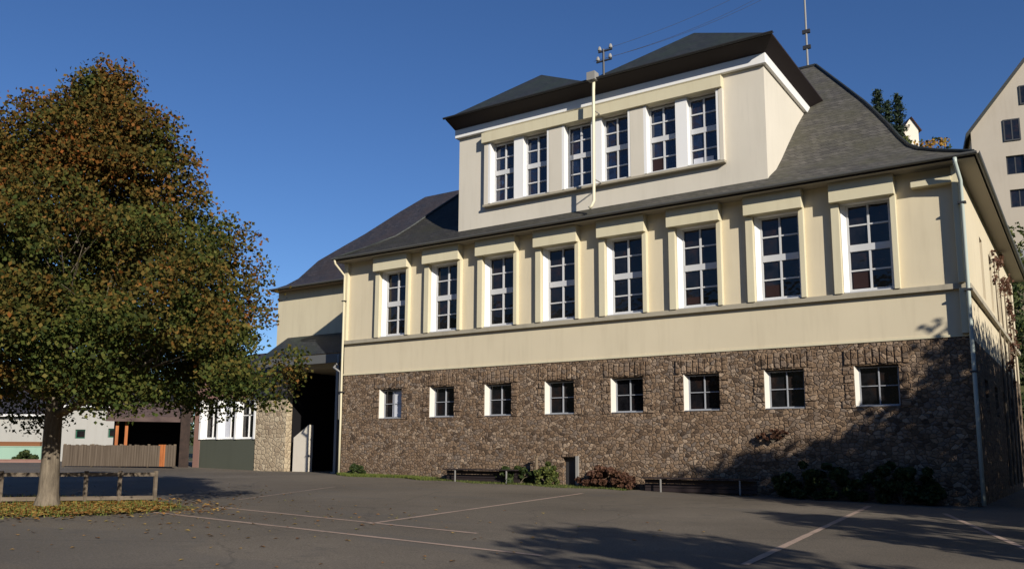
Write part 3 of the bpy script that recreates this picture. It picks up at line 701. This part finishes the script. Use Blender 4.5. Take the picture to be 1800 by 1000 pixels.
# ------------------------------------------------------------------ railing behind the tree
def railing():
    t = empty('wooden_railing', (6.2, -15.2, gz(6.2,-15.2)), 'low weathered two-rail wooden railing behind the tree trunk', 'railing')
    A = Vector((7.06,-13.78)); B = Vector((6.30,-15.00)); Cc = Vector((5.2,-16.6)); Dd = Vector((3.4,-19.3))
    pts = [A, A.lerp(B,.52), B, B.lerp(Cc,.85), Cc.lerp(Dd,.45), Dd]
    o0 = t.location
    def L(p, z): return Vector((p.x, p.y, gz(p.x, p.y)+z)) - o0
    for p in pts: MB().bar(L(p,-.1), L(p,.72), .07).build('post', M['rail_wood'], t, bevel=.006)
    for z in (.12, .64):
        b = MB()
        for p, q in zip(pts, pts[1:]): b.bar(L(p,z), L(q,z), .05, .085)
        b.build('rail', M['rail_wood'], t)
railing()

# ------------------------------------------------------------------ trees
def limb(b, p, d, L, r0, depth, rnd, tips):
    pts = [Vector(p)]; rs = [r0]; d = Vector(d).normalized(); k = 5
    for i in range(k):
        d = (d + Vector((rnd.uniform(-1,1), rnd.uniform(-1,1), rnd.uniform(-.3,.6)))*.14).normalized()
        pts.append(pts[-1]+d*L/k); rs.append(r0*(1-.7*(i+1)/k))
    b.tube(pts, rs, 7 if depth < 2 else 5)
    tips.append(pts[-1])
    if depth < 3:
        for j in range(3):
            i = rnd.randint(2, k); a = rnd.uniform(0, 6.28)
            nd = (d + Vector((math.cos(a), math.sin(a), rnd.uniform(-.1,.7)))*.8).normalized()
            limb(b, pts[i], nd, L*.62, rs[i]*.65, depth+1, rnd, tips)

def maple():
    z0 = gz(TX, TY); t = empty('maple_tree', (TX, TY, z0), 'large maple turning orange-brown at the top, in the left foreground', 'tree')
    s = .01183
    b = MB(); rnd = random.Random(5)
    b.tube([(0,0,-.15),(0,0,.05),(.02,0,.3),(.0,0,1.0),(-.06,.02,2.0),(-.05,.05,3.2)], [.36,.26,.20,.178,.17,.15], 14)
    tips = []
    for j in range(11):
        a = j*2.4; e = .25+.09*j
        limb(b, (-.05,.03,1.9+.16*j), (math.cos(a), math.sin(a), e), 3.0-.14*j, .095, 1, rnd, tips)
    limb(b, (-.05,.05,3.1), (0,0,1), 3.0, .14, 1, rnd, tips)
    b.build('trunk', M['bark'], t, smooth=True)
    # crown: profile of radius against height (metres above eye level converted to local)
    prof = [(8.3,.2),(8.0,.7),(7.6,1.15),(7.0,1.85),(6.4,2.30),(5.8,2.45),(5.4,2.75),(5.0,3.45),(4.4,4.0),(3.7,4.35),(3.0,4.5),(2.4,4.8),(1.8,4.8),(1.35,4.4),(1.0,3.6)]
    pz = [p[0] for p in prof][::-1]; pr = [p[1] for p in prof][::-1]
    r = np.random.default_rng(21); C = []; R = []
    U = np.array([rt.x, rt.y]); W = np.array([-rt.y, rt.x])
    while len(C) < 560:
        z = r.uniform(1.05, 8.4); Rz = np.interp(z, pz, pr)
        if r.uniform() > (Rz/5.3)**1.2*.9+.12: continue
        a = r.uniform(0, 2*math.pi)
        k = 1+.10*math.sin(3*a+z*1.3)+.07*math.sin(5*a-2.1*z)
        q = Rz*k*(r.uniform()**.33)
        rad = r.choice([.30,.42,.55,.70,.88])*r.uniform(.85,1.15)*.95*(1 if z > 6.5 else 1.12)
        q = max(0, q-rad*.55)
        # underside droops slightly towards the rim
        x = math.cos(a)*q + .42*sst(z, 4, 8.4); y = math.sin(a)*q*.95
        if math.cos(a) < 0: x *= 1.0 + .75*sst(z, 4.5, 7.0)
        zz = z - .012*q*q*(1-sst(z, 1.0, 3.5))
        if zz < 1.15 and q < 3.6: zz = 1.15+r.uniform(0,.4)
        C.append((U[0]*x+W[0]*y, U[1]*x+W[1]*y, zz-z0)); R.append(rad)
    P = clumps(C, R, 900, 5, squash=.62)
    # stray sprays beyond the outline
    ex = []
    for i in range(120):
        z = r.uniform(1.3, 8.4); a = r.uniform(0, 6.28); q = np.interp(z, pz, pr)*r.uniform(.98,1.10)
        x = math.cos(a)*q+.42*sst(z,4,8.4); y = math.sin(a)*q
        c = np.array([U[0]*x+W[0]*y, U[1]*x+W[1]*y, z-z0]); ex.append(c+r.normal(size=(26,3))*.12)
    P = np.concatenate([P]+ex)
    leaf_mesh('crown', P, .042, M['maple'], t, seed=8)
    return t
maple()

def deciduous(name, x, y, h, rad, mtl, label, seed, base=.35, cat='tree', leaf=.09, per=150, nc=90, group=None, z=None, trunk_r=.16):
    zz = gz(x, y) if z is None else z; t = empty(name, (x, y, zz), label, cat, group); rnd = random.Random(seed); r = np.random.default_rng(seed)
    b = MB(); b.tube([(0,0,-.2),(0,0,.4),(.05,0,h*.3),(0,.05,h*.55),(0,0,h*.85)], [trunk_r*1.4,trunk_r,trunk_r*.85,trunk_r*.5,.03], 9); tips = []
    for j in range(7):
        a = j*2.4; limb(b, (.02,.02,h*(base+.06*j)), (math.cos(a), math.sin(a), .7), rad*.8, trunk_r*.4, 2, rnd, tips)
    b.build('trunk', M['bark'], t, smooth=True)
    C = []; R = []
    for i in range(nc):
        u = r.uniform(-1,1); a = r.uniform(0,6.28); q = math.sqrt(max(0,1-u*u))*r.uniform()**.35
        C.append((rad*q*math.cos(a), rad*q*math.sin(a), h*(base+(1-base)*(.5+.5*u*.93)))); R.append(rad*r.uniform(.16,.32))
    leaf_mesh('crown', clumps(C, R, per, seed), leaf, mtl, t, seed=seed)
    return t
def conifer(name, p, h, rad, label, seed, group=None):
    t = empty(name, p, label, 'conifer', group); r = np.random.default_rng(seed)
    MB().tube([(0,0,-.5),(0,0,h*.97)], [.16,.02], 7).build('trunk', M['bark'], t, smooth=True)
    P = []
    for k in range(int(h*9)):
        z = h*(.06+.93*(k/(h*9))); R = rad*(1-z/h)**.8*(r.uniform(.55,1.2))+.08; a = k*2.4+r.uniform(-.3,.3); n = int(170*R/rad)+40
        u = r.uniform(0,1,n); P.append(np.stack([math.cos(a)*R*u+r.normal(size=n)*.10, math.sin(a)*R*u+r.normal(size=n)*.10, z-.25*R*u+r.normal(size=n)*.07],1))
    leaf_mesh('crown', np.concatenate(P), .10, M['conifer'], t, aspect=.35, seed=seed)

# hillside behind
def hill_pt(px, d): 
    p = at(px, 400, d); return p.x, p.y
for i, (px, top, d, rad, lab) in enumerate(((1541,152,56,2.5,'tallest dark conifer on the hill behind the school roof'),(1576,160,57,2.1,'narrow dark conifer, right of the tallest one on the hill'),(1558,172,59,2.3,'dark conifer half hidden between the two taller ones'),(1527,196,60,1.9,'low dark conifer at the left of the hill group'))):
    q = at(px, top, d); z = gz(q.x, q.y); conifer('conifer', (q.x, q.y, z), q.z-z, rad, lab, 40+i, 'conifers behind the roof')
q = at(1590, 232, 54); z = gz(q.x, q.y); deciduous('broadleaf_tree', q.x, q.y, q.z-z, 1.6, M['moss_leaf'], 'olive leafy tree below the conifers on the hill', 61, leaf=.11, per=110, nc=60)
q = at(1632, 222, 52); z = gz(q.x, q.y); deciduous('broadleaf_tree', q.x, q.y, q.z-z, 1.6, M['orange_leaf'], 'small orange and yellow tree on the hill above the right eave', 62, leaf=.11, per=130, nc=60)
q = at(1650, 234, 56); z = gz(q.x, q.y); deciduous('broadleaf_tree', q.x, q.y, q.z-z, 1.2, M['shrub'], 'small dark green tree right of the orange tree on the hill', 63, leaf=.11, per=130, nc=50)
# little white gable between conifer and orange tree
q = at(1600, 208, 66); z = gz(q.x, q.y)
t = empty('far_gable', (q.x, q.y, z), 'narrow whitish gable with red roof peeping out beside the conifers', 'house', rz=yw*-1)
H = q.z-z
b = MB(); w2 = .55
b.quad((-w2,0,0),(w2,0,0),(w2,0,H-.8),(0,0,H),(-w2,0,H-.8)); b.quad((w2,0,0),(w2,5,0),(w2,5,H-.8),(w2,0,H-.8)); b.quad((-w2,5,0),(-w2,0,0),(-w2,0,H-.8),(-w2,5,H-.8)); b.quad((w2,5,0),(-w2,5,0),(-w2,5,H-.8),(0,5,H),(w2,5,H-.8))
b.build('wall', M['lily'], t)
MB().quad((w2+.2,-.2,H-1.05),(w2+.2,5.2,H-1.05),(0,5.2,H+.06),(0,-.2,H+.06)).quad((-w2-.2,5.2,H-1.05),(-w2-.2,-.2,H-1.05),(0,-.2,H+.06),(0,5.2,H+.06)).build('roof', M['terracotta'], t)

# neighbour house on the hill, gable towards the yard
NR = -(yw+math.radians(24))
def neighbour():
    d = 62; p0 = at(1722, 440, d); zb = gz(p0.x, p0.y)-1.5
    t = empty('neighbour_house', (p0.x, p0.y, zb), 'tall beige gabled house on the hill at the upper right', 'house'); t.rotation_euler = (0, 0, NR)
    ze = at(1722, 222, d).z - zb; Wd = 11.4; za = ze + Wd/2*1.27; Ln = 11
    # windows at pixel positions
    def loc(px, py):
        ex = Vector((math.cos(NR), math.sin(NR), 0)); ny = Vector((-math.sin(NR), math.cos(NR), 0)); rr = ray(px, py)
        q = CAM + rr*((t.location-CAM).dot(ny)/rr.dot(ny)) - t.location; return q.dot(ex), q.z
    wins = []
    for (a, c_, tp, bt) in ((1762,1795,212,246),(1768,1803,275,304),(1775,1812,334,362),(1790,1826,152,180),(1840,1876,205,239),(1846,1880,272,301)):
        x_0, z_1 = loc(a, tp); x_1, z_0 = loc(c_, bt); wins.append((x_0, x_1, z_0, z_1))
    zs = sorted({0, ze, *[w_[2] for w_ in wins], *[w_[3] for w_ in wins]})
    b = MB(); rect = [w_ for w_ in wins if w_[3] < ze]
    wall_front(b, 0, Wd, 3.2, ze, rect, depth=.25)
    b.quad((0,0,ze),(Wd,0,ze),(Wd/2,0,za)); b.quad((Wd,0,0),(Wd,Ln,0),(Wd,Ln,ze),(Wd,0,ze)); b.quad((0,Ln,0),(0,0,0),(0,0,ze),(0,Ln,ze)); b.quad((Wd,Ln,0),(0,Ln,0),(0,Ln,ze),(Wd/2,Ln,za),(Wd,Ln,ze))
    b.build('wall', M['far_wall'], t)
    MB().box(0, Wd, -.05, .2, -1, 3.2).build('plinth', M['far_base'], t)
    for w_ in wins:
        dd = .18 if w_[3] < ze else -.06
        f = MB(); a, c_, z0, z1 = w_; f.box(a, a+.09, dd-.03, dd+.05, z0, z1).box(c_-.09, c_, dd-.03, dd+.05, z0, z1).box(a+.09, c_-.09, dd-.03, dd+.05, z0, z0+.09).box(a+.09, c_-.09, dd-.03, dd+.05, z1-.09, z1).box((a+c_)/2-.04, (a+c_)/2+.04, dd-.03, dd+.05, z0+.09, z1-.09)
        o = f.build('window', M['iron'], t); MB().box(a+.02, c_-.02, dd+.0, dd+.02, z0+.02, z1-.02).build('pane', M['glass'], o)
    b = MB(); sl = 1.27; ov = .35; th = .18
    for s in (0, 1):
        xe = -ov if s == 0 else Wd+ov; zz = ze-ov*sl
        p = [(xe,-.4,zz),(Wd/2,-.4,za),(Wd/2,Ln+.4,za),(xe,Ln+.4,zz)]
        n_ = len(b.v); b.v += p+[(q[0],q[1],q[2]+th/math.cos(math.atan(sl))) for q in p]
        b.f += [(n_,n_+1,n_+2,n_+3),(n_+7,n_+6,n_+5,n_+4),(n_,n_+4,n_+5,n_+1),(n_+3,n_+2,n_+6,n_+7),(n_,n_+3,n_+7,n_+4)]
    b.build('roof', M['slate_dark'], t)
neighbour()
for i, (px, py, d, rd) in enumerate(((1783,395,52,1.8),(1796,470,46,1.6),(1808,560,44,1.7),(1740,420,50,1.6))):
    q = at(px, py, d); z = gz(q.x, q.y)
    deciduous('hillside_bush', q.x, q.y, max(2.0, q.z-z), rd, M['shrub'] if i else M['moss_leaf'], ['olive bush on the slope below the neighbour house','dark bush at the right edge behind the school side wall','lowest dark bush at the right edge behind the side wall','bush hidden behind the right eave on the slope'][i], 70+i, base=.1, cat='bush', leaf=.10, per=130, nc=60, group='bushes on the slope')

# trees outside the frame to the right: they shade the foot of the wall and the yard
for i, (x, y, h, rad, lab) in enumerate(((31.5,-13.6,6.3,2.3,'small leafy tree beyond the right edge, between hedge and camera'),(32.4,-22.0,8.4,2.4,'round leafy tree beyond the right edge, nearest the camera'))):
    deciduous('yard_tree', x, y, h, rad, M['shrub'], lab, 90+i, base=.12, leaf=.11, per=190, nc=120, group='trees right of the yard')
t = empty('tall_hedge', (30.6, 0, gz(30.6,0)), 'tall dense hedge right of the yard, out of view, shaped to shade the wall foot', 'hedge')
r_ = np.random.default_rng(17); n = 52000; hy = r_.uniform(-9.6, 11, n); top = np.interp(hy, [-9.8,-9.2,-7.6,-6.3,-5.5,-4.9,11], [8.6,8.7,7.8,7.3,8.0,8.9,8.9])+.15*np.sin(hy*5)  # out-of-frame hedge; top heights set by the shade wanted on the wall
P = np.stack([r_.normal(size=n)*.75, hy, np.minimum(r_.uniform(.1,1,n), 1)*top], 1)
leaf_mesh('foliage', P, .13, M['shrub'], t, seed=17)
b = MB()
for k in range(12): b.tube([(0,-9+1.75*k,-.2),(0.1,-9+1.75*k,3),(0,-8.9+1.75*k,7)], [.10,.07,.02], 6)
b.build('stem', M['bark'], t)

# ------------------------------------------------------------------ left background
def pose(px, py, d):
    p = at(px, py, d); az = yw + math.atan((px-900)/F_PX); return p, -az
def hut():
    p, rz = pose(331, 815, 46); z0 = gz(p.x, p.y); W_, D_ = 3.75, 2.6
    t = empty('wooden_hut', (p.x, p.y, z0), 'open wooden hut with brown roof and orange corner posts', 'hut', rz=rz)
    for x in (-W_+.1, -W_+.55): MB().box(x, x+.15, .0, .16, 0, 2.6).build('post', M['orange_wood'], t, bevel=.01)
    MB().box(-.18, -.02, .0, .18, 0, 2.6).build('post', M['brown_wood'], t)
    b = MB(); b.box(-W_, 0, D_-.05, D_, 0, 2.7); b.box(-W_, -W_+.05, .3, D_-.05, 0, 2.7); b.box(-.05, 0, .3, D_-.05, 0, 2.7); b.build('back_wall', M['room'], t)
    b = MB(); b.quad((-W_-.35,-.5,2.62),(.1,-.5,2.55),(.05,D_/2,3.45),(-W_-.2,D_/2,3.5)); b.quad((.1,D_+.4,2.55),(-W_-.35,D_+.4,2.62),(-W_-.2,D_/2,3.5),(.05,D_/2,3.45))
    b.box(-W_-.35, .1, -.5, -.42, 2.33, 2.60); b.build('roof', M['hut_roof'], t)
hut()
p = at(108, 822, 43); q = at(306, 822, 43); Lf = (Vector((q.x-p.x, q.y-p.y))).length
t = empty('board_fence', (p.x, p.y, gz(p.x, p.y)), 'grey-brown vertical board fence in front of the wooden hut', 'fence', rz=math.atan2(q.y-p.y, q.x-p.x))
b = MB(); r = random.Random(4); u = 0
while u < Lf:
    w_ = r.uniform(.11,.15)
    if not 4.75 < u < 5.1: b.box(u, u+w_-.012, -.012*r.random(), .03, .03, 1.08+r.uniform(-.03,.03))
    u += w_
b.build('boards', M['boards'], t)
b = MB()
for k in range(3): b.box(4.76+k*.13, 4.76+k*.13+.118, 0, .03, .03, 1.10)
b.build('boards', M['orange_wood'], t)['label'] = 'orange boards near the right end'
for u in (0, 1.4, 2.8, 4.2, Lf-.1): MB().box(u, u+.1, .035, .13, 0, 1.12).build('post', M['weathered'], t)
p, rz = pose(322, 822, 45)
t = MB().box(-.24,.24,0,.3,-.2,3.6).box(-.28,.28,-.04,.34,3.6,3.7).build('brick_pillar', M['pillar_brown']); t.location = (p.x, p.y, gz(p.x,p.y)); t.rotation_euler = (0,0,rz)
tag(t, 'dark brown pillar between the wooden hut and the white windows', 'pillar')

def far_house(px0, px1, top, d, label, mtl, wins, Ln=8, gable=False, base_px=822):
    p0 = at(px0, base_px, d); p1 = at(px1, base_px, d); zb = gz(p0.x, p0.y)-.3
    t = empty('background_house', (p0.x, p0.y, zb), label, 'house', 'pale houses behind the tree'); t.rotation_euler = (0, 0, -yw)
    Wd = (p1-p0).length; H = at(px0, top, d).z-zb
    def lx(px): return (px-px0)/(px1-px0)*Wd
    def lz(py): return at(px0, py, d).z-zb
    hs = [(lx(a), lx(c_), lz(bt), lz(tp)) for a, c_, tp, bt in wins]
    b = MB(); wall_front(b, 0, Wd, 0, H, hs, depth=.2); b.quad((Wd,0,0),(Wd,Ln,0),(Wd,Ln,H),(Wd,0,H)); b.quad((0,Ln,0),(0,0,0),(0,0,H),(0,Ln,H)); b.quad((Wd,Ln,0),(0,Ln,0),(0,Ln,H),(Wd,Ln,H))
    b.build('wall', mtl, t)
    b = MB(); b.quad((-.3,-.4,H),(Wd+.3,-.4,H),(Wd+.3,Ln/2,H+2.2),(-.3,Ln/2,H+2.2)); b.quad((Wd+.3,Ln+.4,H),(-.3,Ln+.4,H),(-.3,Ln/2,H+2.2),(Wd+.3,Ln/2,H+2.2)); b.quad((-.3,-.4,H),(-.3,Ln/2,H+2.2),(-.3,Ln+.4,H)); b.quad((Wd+.3,-.4,H),(Wd+.3,Ln+.4,H),(Wd+.3,Ln/2,H+2.2))
    b.build('roof', M['slate_annex'], t)
    MB().box(-.32, Wd+.32, -.44, -.38, H-.12, H+.03).build('eaves_board', M['white'], t)
    for a, c_, z0, z1 in hs:
        o = MB().box(a, c_, .12, .18, z0, z1).build('window', M['dark_green'], t); MB().box(a+.08, c_-.08, .11, .119, z0+.08, z1-.08).build('pane', M['glass'], o)
far_house(-260, 70, 727, 62, 'pale grey low house behind the trunk, at the left edge', M['grey_clad'], [(-200,-170,742,765),(-120,-90,742,765)])
far_house(101, 226, 712, 58, 'pale cream house with small dark windows, left of the wooden hut', M['grey_clad'], [(127,145,754,770),(185,197,752,768)])
# mint-green low wall, dark hedge patch and terracotta wall under the grey house
def low_wall(px0, px1, top, bot, d, mtl, name, label, cat, th=.25):
    p0 = at(px0, bot, d); p1 = at(px1, bot, d); zb = min(gz(p0.x, p0.y), p0.z)-.05 if name != 'awning' else p0.z
    t = MB(); Wd = (p1-p0).length; H = at(px0, top, d).z-zb
    t.box(0, Wd, 0, th, 0, H-.06).box(-.03, Wd+.03, -.03, th+.03, H-.06, H)
    o = t.build(name, mtl); o.location = (p0.x, p0.y, zb); o.rotation_euler = (0, 0, -yw); return tag(o, label, cat)
low_wall(-120, 71, 783, 806, 54, M['mint'], 'low_wall', 'pale mint-green garden wall at the left edge below the grey house', 'garden wall')
low_wall(-150, 75, 806, 826, 50, M['terracotta'], 'low_wall', 'terracotta low wall in front of the mint-green one', 'low wall')
low_wall(-150, 70, 775, 782, 56, M['brown_wood'], 'low_wall', 'brown rail-topped wall just above the mint-green wall', 'low wall')
q = at(45, 806, 53); shrub('hedge', q.x, q.y, 1.0, .4, .75, M['shrub'], 'small dark green hedge in front of the mint-green wall', 'hedge', seed=21, size=.08, per=160, z=gz(q.x,q.y))
# wooded slope closing the view on the far left
for i, (px, d, h, rad) in enumerate(((-120,80,9,4.5),(-20,86,10,5),(70,90,10,5),(170,84,9,4.5),(260,88,10,5),(350,92,10,5))):
    p = at(px, 800, d)
    deciduous('background_tree', p.x, p.y, h, rad, M['shrub'], 'dark leafy tree behind the pale houses, number %s from the left' % ['one','two','three','four','five','six'][i], 120+i, base=.1, leaf=.2, per=40, nc=70, group='trees behind the pale houses')
